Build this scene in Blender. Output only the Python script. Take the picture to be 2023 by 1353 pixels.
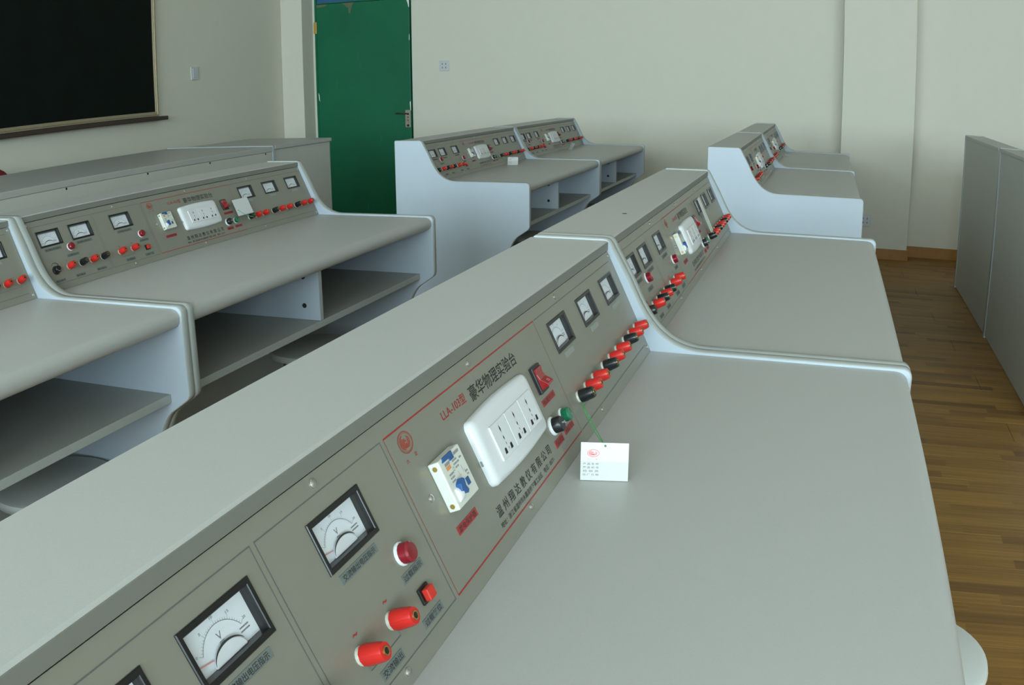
import bpy, bmesh, math, random
from mathutils import Matrix, Vector

# ------------------------------------------------------------------ clean start
for o in list(bpy.data.objects): bpy.data.objects.remove(o, do_unlink=True)
SC = bpy.context.scene
COL = SC.collection
random.seed(7)

# ------------------------------------------------------------------ camera (wide converter lens with its barrel distortion)
cam = bpy.data.cameras.new('camera')
cam_o = bpy.data.objects.new('camera', cam); COL.objects.link(cam_o)
YAW, PITCH, ROLL = 0.328013, -0.273702, -0.008163
CAM = Vector((0.4298, -1.382, 1.155))
fw = Vector((-math.sin(YAW)*math.cos(PITCH), math.cos(YAW)*math.cos(PITCH), math.sin(PITCH)))
r0 = Vector((math.cos(YAW), math.sin(YAW), 0)); u0 = r0.cross(fw)
rt = math.cos(ROLL)*r0 + math.sin(ROLL)*u0; up = -math.sin(ROLL)*r0 + math.cos(ROLL)*u0
cam_o.matrix_world = Matrix(((rt.x, up.x, -fw.x, CAM.x), (rt.y, up.y, -fw.y, CAM.y), (rt.z, up.z, -fw.z, CAM.z), (0, 0, 0, 1)))
cam.sensor_fit = 'HORIZONTAL'; cam.sensor_width = 36.0; cam.sensor_height = 36.0*1353/2023
cam.clip_start = 0.01; cam.clip_end = 100
cam.lens = 33.3
cam.type = 'PANO'
poly = dict(fisheye_fov=math.radians(150), fisheye_polynomial_k0=0.0, fisheye_polynomial_k1=-2.99905026e-02,
            fisheye_polynomial_k2=-1.58538593e-05, fisheye_polynomial_k3=4.11794129e-06, fisheye_polynomial_k4=-1.20238914e-07)
for holder in (cam, getattr(cam, 'cycles', None)):
    if holder is None: continue
    try: holder.panorama_type = 'FISHEYE_LENS_POLYNOMIAL'
    except Exception: pass
    for k, v in poly.items():
        try: setattr(holder, k, v)
        except Exception: pass
SC.camera = cam_o

# ------------------------------------------------------------------ world, daylight through the windows behind the camera, exposure
WIN_Y = -4.9
world = bpy.data.worlds.new('sky'); SC.world = world; world.use_nodes = True
bg = world.node_tree.nodes['Background']; bg.inputs['Color'].default_value = (0.62, 0.78, 1.0, 1); bg.inputs['Strength'].default_value = 1.0
WINDOWS = [(-3.45, -1.45), (-1.15, 0.85), (1.15, 3.15), (3.45, 5.45)]
WZ0, WZ1 = 0.90, 2.68
for i, (a, b) in enumerate(WINDOWS):
    l = bpy.data.lights.new('window_daylight', 'AREA'); l.shape = 'RECTANGLE'; l.size = b-a-0.1; l.size_y = WZ1-WZ0-0.1
    l.energy = (134, 128, 104, 128)[i]*(b-a)/1.9; l.color = (0.74, 0.90, 1.0)
    lo = bpy.data.objects.new('window_daylight', l); COL.objects.link(lo)
    lo.location = ((a+b)/2, WIN_Y-0.14, (WZ0+WZ1)/2); lo.rotation_euler = (math.radians(90), 0, 0)
vs = SC.view_settings; vs.view_transform = 'Standard'; vs.look = 'None'; vs.gamma = 1.0; vs.use_curve_mapping = False
vs.exposure = 0.6

# ------------------------------------------------------------------ materials
M = {}
def mat(name, col, rough=0.5, metal=0.0, spec=0.5, noise=0.0, scale=200.0, bump=0.0, bscale=None, trans=0.0, ior=1.45, coat=0.0, col2=None, detail=2.0):
    m = bpy.data.materials.new(name); m.use_nodes = True; nt = m.node_tree; b = nt.nodes['Principled BSDF']
    b.inputs['Base Color'].default_value = (*col, 1); b.inputs['Roughness'].default_value = rough; b.inputs['Metallic'].default_value = metal
    b.inputs['Specular IOR Level'].default_value = spec; b.inputs['Transmission Weight'].default_value = trans; b.inputs['IOR'].default_value = ior
    b.inputs['Coat Weight'].default_value = coat
    if noise > 0 or bump > 0:
        tc = nt.nodes.new('ShaderNodeTexCoord'); nz = nt.nodes.new('ShaderNodeTexNoise'); nz.inputs['Scale'].default_value = scale; nz.inputs['Detail'].default_value = detail
        nt.links.new(tc.outputs['Object'], nz.inputs['Vector'])
        if noise > 0:
            mx = nt.nodes.new('ShaderNodeMix'); mx.data_type = 'RGBA'
            c2 = col2 or tuple(max(0, c*(1-noise)) for c in col); c1 = col if col2 else tuple(min(1, c*(1+noise)) for c in col)
            mx.inputs[6].default_value = (*c1, 1); mx.inputs[7].default_value = (*c2, 1)
            nt.links.new(nz.outputs['Fac'], mx.inputs[0]); nt.links.new(mx.outputs[2], b.inputs['Base Color'])
        if bump > 0:
            bp = nt.nodes.new('ShaderNodeBump'); bp.inputs['Strength'].default_value = bump; bp.inputs['Distance'].default_value = 0.001
            nt.links.new(nz.outputs['Fac'], bp.inputs['Height']); nt.links.new(bp.outputs['Normal'], b.inputs['Normal'])
    M[name] = m
    return m
def clear(name, tint=(1, 1, 1), gloss=0.07, rough=0.03):
    m = bpy.data.materials.new(name); m.use_nodes = True; nt = m.node_tree; nt.nodes.remove(nt.nodes['Principled BSDF'])
    out = nt.nodes['Material Output']; t = nt.nodes.new('ShaderNodeBsdfTransparent'); g = nt.nodes.new('ShaderNodeBsdfGlossy'); mx = nt.nodes.new('ShaderNodeMixShader')
    t.inputs['Color'].default_value = (*tint, 1); g.inputs['Roughness'].default_value = rough; mx.inputs[0].default_value = gloss
    nt.links.new(t.outputs[0], mx.inputs[1]); nt.links.new(g.outputs[0], mx.inputs[2]); nt.links.new(mx.outputs[0], out.inputs['Surface'])
    M[name] = m
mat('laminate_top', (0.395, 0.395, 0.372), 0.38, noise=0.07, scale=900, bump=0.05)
mat('laminate_panel', (0.37, 0.42, 0.465), 0.45, noise=0.05, scale=900, bump=0.04)
mat('edge_band', (0.35, 0.37, 0.35), 0.24, noise=0.03, scale=60)
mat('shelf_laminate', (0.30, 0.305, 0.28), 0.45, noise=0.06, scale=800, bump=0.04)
mat('console_front_dark', (0.17, 0.17, 0.145), 0.45, noise=0.06, scale=800)
mat('back_laminate', (0.47, 0.48, 0.43), 0.5, noise=0.05, scale=700, bump=0.04)
mat('control_plate', (0.20, 0.194, 0.155), 0.34, metal=0.0, spec=0.6, noise=0.04, scale=1200)
mat('black_plastic', (0.012, 0.012, 0.012), 0.28, noise=0.1, scale=80)
mat('post_black', (0.010, 0.011, 0.012), 0.25, noise=0.1, scale=80)
mat('post_red', (0.52, 0.018, 0.013), 0.30, noise=0.06, scale=90)
mat('lamp_red', (0.20, 0.004, 0.012), 0.18, noise=0.1, scale=300, coat=0.5)
mat('lamp_green', (0.005, 0.13, 0.06), 0.18, noise=0.1, scale=300, coat=0.5)
mat('rocker_red', (0.27, 0.006, 0.008), 0.22, noise=0.08, scale=80, coat=0.4)
mat('button_red', (0.56, 0.03, 0.018), 0.35, noise=0.05, scale=90)
mat('white_plastic', (0.62, 0.63, 0.63), 0.32, noise=0.02, scale=60)
mat('cream_plastic', (0.60, 0.61, 0.54), 0.36, noise=0.03, scale=60)
mat('clear_collar', (0.50, 0.48, 0.40), 0.3, noise=0.05, scale=200)
mat('dial_paper', (0.66, 0.69, 0.72), 0.55, noise=0.02, scale=120)
mat('dial_dome', (0.62, 0.63, 0.65), 0.3, noise=0.02, scale=120)
mat('print_black', (0.022, 0.022, 0.020), 0.5, noise=0.1, scale=400)
mat('print_grey', (0.10, 0.105, 0.10), 0.5, noise=0.1, scale=400)
mat('print_red', (0.32, 0.024, 0.022), 0.5, noise=0.1, scale=400)
mat('print_scale', (0.20, 0.20, 0.21), 0.5, noise=0.1, scale=400)
mat('needle_red', (0.70, 0.22, 0.18), 0.45, noise=0.05, scale=200)
mat('label_grey', (0.135, 0.155, 0.145), 0.5, noise=0.08, scale=700)
mat('label_pale', (0.24, 0.255, 0.24), 0.5, noise=0.06, scale=700)
mat('label_red', (0.33, 0.035, 0.035), 0.5, noise=0.08, scale=700)
mat('brass', (0.62, 0.44, 0.16), 0.3, metal=1.0, noise=0.1, scale=300)
mat('steel', (0.62, 0.62, 0.60), 0.28, metal=1.0, noise=0.08, scale=300)
mat('dark_hole', (0.012, 0.012, 0.012), 0.7, noise=0.1, scale=300)
mat('switch_blue', (0.02, 0.085, 0.24), 0.32, noise=0.06, scale=120)
mat('sticker_orange', (0.66, 0.27, 0.10), 0.5, noise=0.05, scale=300)
mat('string_green', (0.09, 0.42, 0.14), 0.5, noise=0.1, scale=300)
mat('card', (0.57, 0.58, 0.565), 0.6, noise=0.03, scale=200)
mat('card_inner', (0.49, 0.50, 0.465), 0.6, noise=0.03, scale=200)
mat('emblem_red', (0.34, 0.045, 0.022), 0.5, noise=0.1, scale=400)
mat('card_red', (0.72, 0.18, 0.19), 0.5, noise=0.1, scale=400)
mat('plaster', (0.645, 0.62, 0.52), 0.85, noise=0.02, scale=14, bump=0.06, detail=6)
mat('ceiling_paint', (0.74, 0.74, 0.70), 0.9, noise=0.02, scale=10, bump=0.03)
mat('baseboard_wood', (0.33, 0.15, 0.03), 0.45, noise=0.2, scale=25)
mat('blackboard', (0.004, 0.007, 0.005), 0.75, spec=0.15, noise=0.25, scale=6)
mat('frame_metal', (0.36, 0.30, 0.20), 0.35, metal=0.5, noise=0.15, scale=60)
mat('tray_dark', (0.045, 0.028, 0.02), 0.5, noise=0.15, scale=40)
mat('stool_seat', (0.58, 0.60, 0.57), 0.38, noise=0.03, scale=200)
mat('stool_leg', (0.18, 0.18, 0.18), 0.4, metal=0.7, noise=0.1, scale=80)
mat('maroon_fabric', (0.16, 0.012, 0.014), 0.8, noise=0.15, scale=300, bump=0.2)
mat('hinge_yellow', (0.52, 0.32, 0.07), 0.45, metal=0.3, noise=0.2, scale=120)
mat('lock_metal', (0.34, 0.28, 0.22), 0.5, metal=0.5, noise=0.45, scale=120)
mat('transom_blue', (0.03, 0.11, 0.24), 0.35, noise=0.12, scale=20)
mat('bare_wood', (0.105, 0.135, 0.07), 0.6, noise=0.35, scale=60)
mat('window_frame', (0.66, 0.68, 0.68), 0.4, noise=0.03, scale=50)
mat('switch_plate', (0.54, 0.55, 0.56), 0.35, noise=0.03, scale=80)
mat('white_paint', (0.74, 0.75, 0.72), 0.5, noise=0.05, scale=60)
clear('meter_glass', gloss=0.05)
clear('window_glass', tint=(0.97, 0.99, 0.98), gloss=0.04)

# green door paint, chipped to pale primer along its edges
def door_material():
    m = mat('door_green', (0.006, 0.105, 0.052), 0.36); nt = m.node_tree; b = nt.nodes['Principled BSDF']
    tc = nt.nodes.new('ShaderNodeTexCoord')
    n1 = nt.nodes.new('ShaderNodeTexNoise'); n1.inputs['Scale'].default_value = 3.0; n1.inputs['Detail'].default_value = 5
    mp = nt.nodes.new('ShaderNodeMapping'); mp.inputs['Scale'].default_value = (16, 1, 2.0)
    n2 = nt.nodes.new('ShaderNodeTexNoise'); n2.inputs['Scale'].default_value = 1.6; n2.inputs['Detail'].default_value = 8; n2.inputs['Roughness'].default_value = 0.62
    nt.links.new(tc.outputs['Object'], n1.inputs['Vector']); nt.links.new(tc.outputs['Object'], mp.inputs['Vector']); nt.links.new(mp.outputs[0], n2.inputs['Vector'])
    r1 = nt.nodes.new('ShaderNodeMix'); r1.data_type = 'RGBA'; r1.inputs[6].default_value = (0.0015, 0.095, 0.046, 1); r1.inputs[7].default_value = (0.003, 0.15, 0.062, 1)
    nt.links.new(n1.outputs['Fac'], r1.inputs[0])
    rp = nt.nodes.new('ShaderNodeValToRGB'); rp.color_ramp.elements[0].position = 0.66; rp.color_ramp.elements[1].position = 0.78
    nt.links.new(n2.outputs['Fac'], rp.inputs[0])
    ml = nt.nodes.new('ShaderNodeMath'); ml.operation = 'MULTIPLY'; ml.inputs[1].default_value = 0.55; nt.links.new(rp.outputs[0], ml.inputs[0])
    r2 = nt.nodes.new('ShaderNodeMix'); r2.data_type = 'RGBA'; r2.inputs[7].default_value = (0.16, 0.24, 0.15, 1)
    nt.links.new(ml.outputs[0], r2.inputs[0]); nt.links.new(r1.outputs[2], r2.inputs[6]); nt.links.new(r2.outputs[2], b.inputs['Base Color'])
door_material()

# laminate flooring: four printed strips to a board, running across the aisles
def floor_material():
    m = mat('floor_wood', (0.16, 0.09, 0.035), 0.52, spec=0.35); nt = m.node_tree; b = nt.nodes['Principled BSDF']; N = nt.nodes.new; L = nt.links.new
    g = N('ShaderNodeNewGeometry'); sp = N('ShaderNodeSeparateXYZ'); L(g.outputs['Position'], sp.inputs[0])
    def math_(op, a, bv=None):
        n = N('ShaderNodeMath'); n.operation = op
        for i, v in enumerate((a, bv)):
            if v is None: continue
            if isinstance(v, (int, float)): n.inputs[i].default_value = v
            else: L(v, n.inputs[i])
        return n.outputs[0]
    row = math_('FLOOR', math_('DIVIDE', sp.outputs['Y'], 0.048))
    wn = N('ShaderNodeTexWhiteNoise'); wn.noise_dimensions = '1D'; L(row, wn.inputs['W'])
    seg = math_('FLOOR', math_('ADD', math_('DIVIDE', sp.outputs['X'], 0.36), math_('MULTIPLY', wn.outputs['Value'], 7.0)))
    cb = N('ShaderNodeCombineXYZ'); L(row, cb.inputs[0]); L(seg, cb.inputs[1])
    w2 = N('ShaderNodeTexWhiteNoise'); w2.noise_dimensions = '2D'; L(cb.outputs[0], w2.inputs['Vector'])
    mp = N('ShaderNodeMapping'); mp.inputs['Scale'].default_value = (2.2, 60, 1); L(g.outputs['Position'], mp.inputs['Vector'])
    ad = N('ShaderNodeVectorMath'); ad.operation = 'ADD'; L(mp.outputs[0], ad.inputs[0]); L(w2.outputs['Color'], ad.inputs[1])
    nz = N('ShaderNodeTexNoise'); nz.inputs['Scale'].default_value = 2.0; nz.inputs['Detail'].default_value = 6; L(ad.outputs[0], nz.inputs['Vector'])
    rp = N('ShaderNodeValToRGB'); e = rp.color_ramp.elements
    e[0].position = 0.0; e[0].color = (0.165, 0.080, 0.018, 1); e[1].position = 1.0; e[1].color = (0.31, 0.165, 0.036, 1)
    x = e.new(0.35); x.color = (0.25, 0.128, 0.028, 1)
    L(w2.outputs['Value'], rp.inputs[0])
    mx = N('ShaderNodeMix'); mx.data_type = 'RGBA'; mx.blend_type = 'MULTIPLY'; mx.inputs[0].default_value = 0.55
    rg = N('ShaderNodeValToRGB'); rg.color_ramp.elements[0].position = 0.3; rg.color_ramp.elements[0].color = (0.55, 0.50, 0.45, 1); rg.color_ramp.elements[1].position = 0.65; rg.color_ramp.elements[1].color = (1.1, 1.08, 1.05, 1)
    L(nz.outputs['Fac'], rg.inputs[0]); L(rp.outputs[0], mx.inputs[6]); L(rg.outputs[0], mx.inputs[7]); L(mx.outputs[2], b.inputs['Base Color'])
floor_material()

# ------------------------------------------------------------------ mesh helpers
def link(name, me, m=None, parent=None, mw=None):
    o = bpy.data.objects.new(name, me); COL.objects.link(o)
    if m is not None and len(me.materials) == 0: me.materials.append(M[m] if isinstance(m, str) else m)
    if parent is not None: o.parent = parent
    if mw is not None: o.matrix_basis = mw
    return o
def tag(o, label=None, cat=None, group=None, kind=None):
    if label: o['label'] = label
    if cat: o['category'] = cat
    if group: o['group'] = group
    if kind: o['kind'] = kind
    return o
def empty(name, loc=(0, 0, 0), rz=0.0):
    o = bpy.data.objects.new(name, None); COL.objects.link(o); o.location = loc; o.rotation_euler = (0, 0, rz); o.empty_display_size = 0.1
    return o
class MB:
    def __init__(s): s.v = []; s.f = []
    def add(s, vs, fs):
        n = len(s.v); s.v += [tuple(v) for v in vs]; s.f += [tuple(i+n for i in f) for f in fs]; return s
    def box(s, x0, x1, y0, y1, z0, z1):
        return s.add([(x, y, z) for x in (x0, x1) for y in (y0, y1) for z in (z0, z1)],
                     [(0, 1, 3, 2), (4, 6, 7, 5), (0, 4, 5, 1), (2, 3, 7, 6), (0, 2, 6, 4), (1, 5, 7, 3)])
    def prism(s, pts, h0, h1, fn):
        n = len(pts); vs = [fn(a, b, h0) for a, b in pts]+[fn(a, b, h1) for a, b in pts]
        return s.add(vs, [tuple(range(n-1, -1, -1)), tuple(range(n, 2*n))]+[(i, (i+1) % n, n+(i+1) % n, n+i) for i in range(n)])
    def lathe(s, prof, n=24, c=(0, 0, 0), ax='z', ph=0.0):
        vs = []; fs = []; k = len(prof)
        for i in range(n):
            a = 2*math.pi*i/n+ph
            for r, h in prof:
                x, y = r*math.cos(a), r*math.sin(a)
                p = {'z': (x, y, h), 'x': (h, x, y), 'y': (y, h, x)}[ax]
                vs.append((c[0]+p[0], c[1]+p[1], c[2]+p[2]))
        for i in range(n):
            j = (i+1) % n
            for q in range(k-1): fs.append((i*k+q, j*k+q, j*k+q+1, i*k+q+1))
        if prof[0][0] > 1e-9: fs.append(tuple(i*k for i in range(n-1, -1, -1)))
        if prof[-1][0] > 1e-9: fs.append(tuple(i*k+k-1 for i in range(n)))
        return s.add(vs, fs)
    def strip(s, pts, w, h, closed=False, t=0.0):
        # flat ribbon in the local xy plane at height h
        n = len(pts); L = []; R = []
        for i in range(n):
            a = pts[(i-1) % n] if (closed or i > 0) else pts[i]; b = pts[(i+1) % n] if (closed or i < n-1) else pts[i]
            d = Vector((b[0]-a[0], b[1]-a[1])); d = d.normalized() if d.length > 0 else Vector((1, 0)); p = Vector((-d.y, d.x))
            ww = w(i/(n-1)) if callable(w) else w
            L.append((pts[i][0]+p.x*ww/2, pts[i][1]+p.y*ww/2, h)); R.append((pts[i][0]-p.x*ww/2, pts[i][1]-p.y*ww/2, h))
        m = n if closed else n-1
        return s.add(L+R, [(i, n+i, n+(i+1) % n, (i+1) % n) for i in range(m)])
    def tube(s, pts, r, n=8):
        rings = []
        for i, p in enumerate(pts):
            a = Vector(pts[max(i-1, 0)]); b = Vector(pts[min(i+1, len(pts)-1)]); d = (b-a).normalized()
            u = d.cross(Vector((0, 0, 1)) if abs(d.z) < 0.9 else Vector((1, 0, 0))).normalized(); v = d.cross(u)
            rings.append([tuple(Vector(p)+(u*math.cos(2*math.pi*k/n)+v*math.sin(2*math.pi*k/n))*r) for k in range(n)])
        vs = [q for R in rings for q in R]; fs = []
        for i in range(len(rings)-1):
            for k in range(n): fs.append((i*n+k, i*n+(k+1) % n, (i+1)*n+(k+1) % n, (i+1)*n+k))
        fs += [tuple(range(n-1, -1, -1)), tuple((len(rings)-1)*n+k for k in range(n))]
        return s.add(vs, fs)
    def mesh(s, name, m=None, smooth=False, bevel=0.0, seg=2, angle=35):
        me = bpy.data.meshes.new(name); me.from_pydata(s.v, [], s.f); me.validate()
        bm = bmesh.new(); bm.from_mesh(me); bmesh.ops.recalc_face_normals(bm, faces=bm.faces)
        if bevel > 0:
            es = [e for e in bm.edges if len(e.link_faces) == 2 and e.calc_face_angle(0) > math.radians(angle)]
            bmesh.ops.bevel(bm, geom=es, offset=bevel, segments=seg, profile=0.5, affect='EDGES', clamp_overlap=True)
        bm.to_mesh(me); bm.free()
        if smooth:
            for p in me.polygons: p.use_smooth = True
            try: me.set_sharp_from_angle(angle=math.radians(40))
            except Exception: pass
        if m: me.materials.append(M[m])
        return me
def flat(name, m, quads):
    """print on a plate: each quad (x0,x1,y0,y1,h)"""
    mb = MB()
    for x0, x1, y0, y1, h in quads: mb.add([(x0, y0, h), (x1, y0, h), (x1, y1, h), (x0, y1, h)], [(0, 1, 2, 3)])
    return mb
TXT = {}
def text_mesh(body, x0, x1, y0, y1, h, m, shear=0.0):
    """lettering fitted to a box of the local xy plane, as flat mesh verts"""
    if body not in TXT:
        c = bpy.data.curves.new('t', 'FONT'); c.body = body; c.size = 1.0; c.resolution_u = 2; c.fill_mode = 'FRONT'; c.offset = 0.008
        o = bpy.data.objects.new('t', c); COL.objects.link(o)
        dg = bpy.context.evaluated_depsgraph_get(); dg.update()
        me = o.evaluated_get(dg).to_mesh()
        vs = [(v.co.x, v.co.y) for v in me.vertices]; fs = [tuple(p.vertices) for p in me.polygons]
        o.evaluated_get(dg).to_mesh_clear(); bpy.data.objects.remove(o, do_unlink=True); bpy.data.curves.remove(c)
        TXT[body] = (vs, fs)
    vs, fs = TXT[body]
    mb = MB()
    if not vs: return mb
    ax, bx_ = min(v[0] for v in vs), max(v[0] for v in vs); ay, by = min(v[1] for v in vs), max(v[1] for v in vs)
    mb.add([(x0+(v[0]-ax)/max(bx_-ax, 1e-6)*(x1-x0)+shear*(v[1]-ay)/max(by-ay, 1e-6)*(y1-y0), y0+(v[1]-ay)/max(by-ay, 1e-6)*(y1-y0), h) for v in vs], fs)
    return mb
def copy_tree(o, parent=None):
    c = o.copy(); COL.objects.link(c); c.parent = parent
    for ch in o.children: copy_tree(ch, c)
    return c

# ------------------------------------------------------------------ the room
XL, XR, YB, ZC = -3.775, 5.8, 5.4476, 2.85
TH = 0.20
def struct(name, mb, m, bevel=0.0, parent=None):
    o = link(name, mb.mesh(name, m, bevel=bevel), None, parent)
    if parent is None: o['kind'] = 'structure'
    return o
floor = struct('floor', MB().box(XL-TH, XR+TH, WIN_Y-TH, YB+TH, -0.10, -0.0125), 'baseboard_wood')
BW, BL = 0.192, 1.25
bmesh_board = MB().box(0.0006, BL-0.0006, 0.0005, BW-0.0005, -0.012, 0.0).mesh('floor_board', 'floor_wood', bevel=0.0008, seg=1)
nrow = int(math.ceil((YB-WIN_Y)/BW)); REST = MB()
for r in range(nrow):
    y = WIN_Y+r*BW; off = (r*0.43) % BL
    x = XL-off
    while x < XR:
        x0, x1 = max(x, XL), min(x+BL, XR); y1 = min(y+BW, YB)
        if x1-x0 > 0.02 and (y < -1.85 or x0 > 2.4):
            REST.box(x0+0.0006, x1-0.0006, y+0.0005, y1-0.0005, -0.012, 0.0)
        elif x1-x0 > 0.02:
            if x1-x0 > BL-1e-6 and y1-y > BW-1e-6: o = link('floor_board', bmesh_board, None, floor)
            else: o = link('floor_board', MB().box(0.0006, x1-x0-0.0006, 0.0005, y1-y-0.0005, -0.012, 0.0).mesh('floor_board', 'floor_wood'), None, floor)
            o.location = (x0, y, 0)
        x += BL
tag(link('floor_board', REST.mesh('floor_boards', 'floor_wood'), None, floor), kind='stuff')
struct('ceiling', MB().box(XL-TH, XR+TH, WIN_Y-TH, YB+TH, ZC, ZC+0.15), 'ceiling_paint')
struct('wall_left', MB().box(XL-TH, XL, WIN_Y-TH, YB+TH, -0.0, ZC), 'plaster')
struct('wall_right', MB().box(XR, XR+TH, WIN_Y-TH, YB+TH, -0.0, ZC), 'plaster')
DX0, DX1, DZ = -3.552, -2.694, 1.84   # door opening
struct('wall_back', MB().box(XL, DX0, YB, YB+TH, 0, ZC).box(DX1, XR, YB, YB+TH, 0, ZC).box(DX0, DX1, YB, YB+TH, 2.25, ZC), 'plaster')
wn = MB().box(XL, XR, WIN_Y-TH, WIN_Y, 0, WZ0).box(XL, XR, WIN_Y-TH, WIN_Y, WZ1, ZC)
xs = [XL]+[v for w in WINDOWS for v in w]+[XR]
for i in range(0, len(xs), 2): wn.box(xs[i], xs[i+1], WIN_Y-TH, WIN_Y, WZ0, WZ1)
struct('wall_front', wn, 'plaster')
for i, (a, b) in enumerate(WINDOWS):
    y0, y1 = WIN_Y-0.11, WIN_Y-0.05; f = MB(); w = 0.05
    f.box(a, a+w, y0, y1, WZ0, WZ1).box(b-w, b, y0, y1, WZ0, WZ1).box(a+w, b-w, y0, y1, WZ0, WZ0+w).box(a+w, b-w, y0, y1, WZ1-w, WZ1).box((a+b)/2-w/2, (a+b)/2+w/2, y0, y1, WZ0+w, WZ1-w)
    wo = struct('window_%d' % (i+1), f, 'window_frame')
    for k, (p, q_) in enumerate(((a+w, (a+b)/2-w/2), ((a+b)/2+w/2, b-w))):
        link('window_pane', MB().box(p, q_, WIN_Y-0.083, WIN_Y-0.079, WZ0+w, WZ1-w).mesh('window_pane', 'window_glass'), None, wo)
    link('window_sill', MB().box(a-0.04, b+0.04, WIN_Y-0.05, WIN_Y+0.06, WZ0-0.03, WZ0).mesh('window_sill', 'white_paint', bevel=0.004), None, wo)
# pillars standing out of the door wall
YP = 5.2751
struct('trim_1', MB().box(XL, -3.575, YP, YB, 0, ZC), 'plaster', bevel=0.004)
struct('trim_2', MB().box(0.533, 1.031, YP, YB, 0, ZC), 'plaster', bevel=0.004)
# skirting
struct('baseboard_back', MB().box(DX1+0.01, 0.533, YB-0.012, YB, 0, 0.078).box(1.031, XR, YB-0.012, YB, 0, 0.078)
       .box(0.521, 1.043, YP-0.012, YP, 0, 0.074).box(0.521, 0.533, YP, YB-0.012, 0, 0.074).box(1.031, 1.043, YP, YB-0.012, 0, 0.074), 'baseboard_wood', bevel=0.002)
struct('baseboard_left', MB().box(XL, XL+0.012, WIN_Y, YP, 0, 0.075), 'baseboard_wood', bevel=0.002)
struct('baseboard_right', MB().box(XR-0.012, XR, WIN_Y, YB-0.012, 0, 0.075), 'baseboard_wood', bevel=0.002)

# green door with its frame, transom and worn lock
door = link('door_1', MB().box(-3.532, -2.7065, 5.437, 5.475, 0.006, 1.818).mesh('door_1', 'door_green', bevel=0.002), None)
door['kind'] = 'structure'
link('door_frame', MB().box(DX0, -3.535, 5.44, 5.52, 0, 2.25).box(-2.703, DX1, 5.462, 5.53, 0, 2.25).box(-3.535, -2.703, 5.445, 5.52, 1.822, 1.830).box(-3.535, -2.703, 5.445, 5.52, 2.215, 2.25).mesh('door_frame', 'door_green'), None, door)
link('transom_pane', MB().box(-3.535, -2.703, 5.455, 5.465, 1.830, 2.215).mesh('transom_pane', 'transom_blue'), None, door)
link('dark_void_sheet', MB().box(DX0, DX1, 5.55, 5.56, 0, 2.25).mesh('dark_void_sheet', 'dark_hole'), None, door)  # dark sheet added behind the door, standing in for the unlit void
hg = link('hinge', MB().box(-3.558, -3.532, 5.432, 5.4365, 1.585, 1.675).lathe([(0.006, 1.583), (0.006, 1.677)], 10, (-3.5335, 5.431, 0)).mesh('hinge', 'hinge_yellow'), None, door)
lk = link('lock_plate', MB().box(-2.756, -2.711, 5.432, 5.437, 0.812, 0.950).mesh('lock_plate', 'lock_metal', bevel=0.003), None, door)
link('lever_handle', MB().tube([(-2.745, 5.433, 0.921), (-2.748, 5.405, 0.921), (-2.77, 5.397, 0.923), (-2.80, 5.398, 0.926), (-2.825, 5.402, 0.922)], 0.0055, 8).mesh('lever_handle', 'tray_dark', smooth=True), None, lk)
kh = MB().lathe([(0.009, 5.4305), (0.009, 5.433)], 12, (-2.732, 0, 0.918), 'y')
for z, r in ((0.893, 0.005), (0.868, 0.005), (0.828, 0.010)): kh.lathe([(r, 5.4305), (r, 5.433)], 12, (-2.732, 0, z), 'y')
link('keyhole', kh.mesh('keyhole', 'dark_hole'), None, lk)
link('chipped_paint', MB().prism([(-2.732, 1.818), (-2.7066, 1.818), (-2.7066, 1.75), (-2.712, 1.752), (-2.720, 1.785)], 5.4362, 5.4368, lambda a, b, h: (a, h, b))
     .prism([(-2.7115, 1.53), (-2.7066, 1.545), (-2.7066, 1.49), (-2.7115, 1.50)], 5.4362, 5.4368, lambda a, b, h: (a, h, b))
     .prism([(-2.716, 1.01), (-2.7066, 1.02), (-2.7066, 0.94), (-2.712, 0.95)], 5.4362, 5.4368, lambda a, b, h: (a, h, b))
     .prism([(-3.532, 1.10), (-3.524, 1.085), (-3.520, 1.03), (-3.528, 1.045)], 5.4362, 5.4368, lambda a, b, h: (a, h, b)).mesh('chipped_paint', 'white_paint'), None, door)

# blackboard with frame and chalk ledge
link('bare_wood_patch', MB().prism([(-3.30, 1.8175), (-3.19, 1.8175), (-3.205, 1.79), (-3.222, 1.735), (-3.235, 1.73), (-3.24, 1.775), (-3.275, 1.80)], 5.4362, 5.4368, lambda a, b, h: (a, h, b))
     .prism([(-3.531, 1.8175), (-3.42, 1.8175), (-3.45, 1.800), (-3.50, 1.795), (-3.531, 1.79)], 5.4362, 5.4368, lambda a, b, h: (a, h, b)).mesh('bare_wood_patch', 'bare_wood'), None, door)
bbd = empty('blackboard', (XL, 1.75, 1.02)); tag(bbd, 'dark green blackboard in a slim brass-coloured frame above a brown chalk ledge', 'blackboard')
def xb(x0, x1, y0, y1, z0, z1): return MB().box(x0-XL, x1-XL, y0-1.75, y1-1.75, z0-1.02, z1-1.02)
y0, y1, z0, z1 = -0.25, 3.665, 1.015, 2.25
link('board_surface', xb(XL+0.002, XL+0.022, y0+0.03, y1-0.03, z0+0.03, z1-0.03).mesh('board_surface', 'blackboard'), None, bbd)
fr = MB()
for a in ((y0, y0+0.03, z0, z1), (y1-0.03, y1, z0, z1), (y0+0.03, y1-0.03, z0, z0+0.03), (y0+0.03, y1-0.03, z1-0.03, z1)):
    fr.box(0, 0.032, a[0]-1.75, a[1]-1.75, a[2]-1.02, a[3]-1.02)
    fr.box(0, 0.038, a[0]-1.75+0.010, a[1]-1.75-0.010, a[2]-1.02+0.010, a[3]-1.02-0.010)
link('frame', fr.mesh('frame', 'frame_metal', bevel=0.002), None, bbd)
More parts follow.
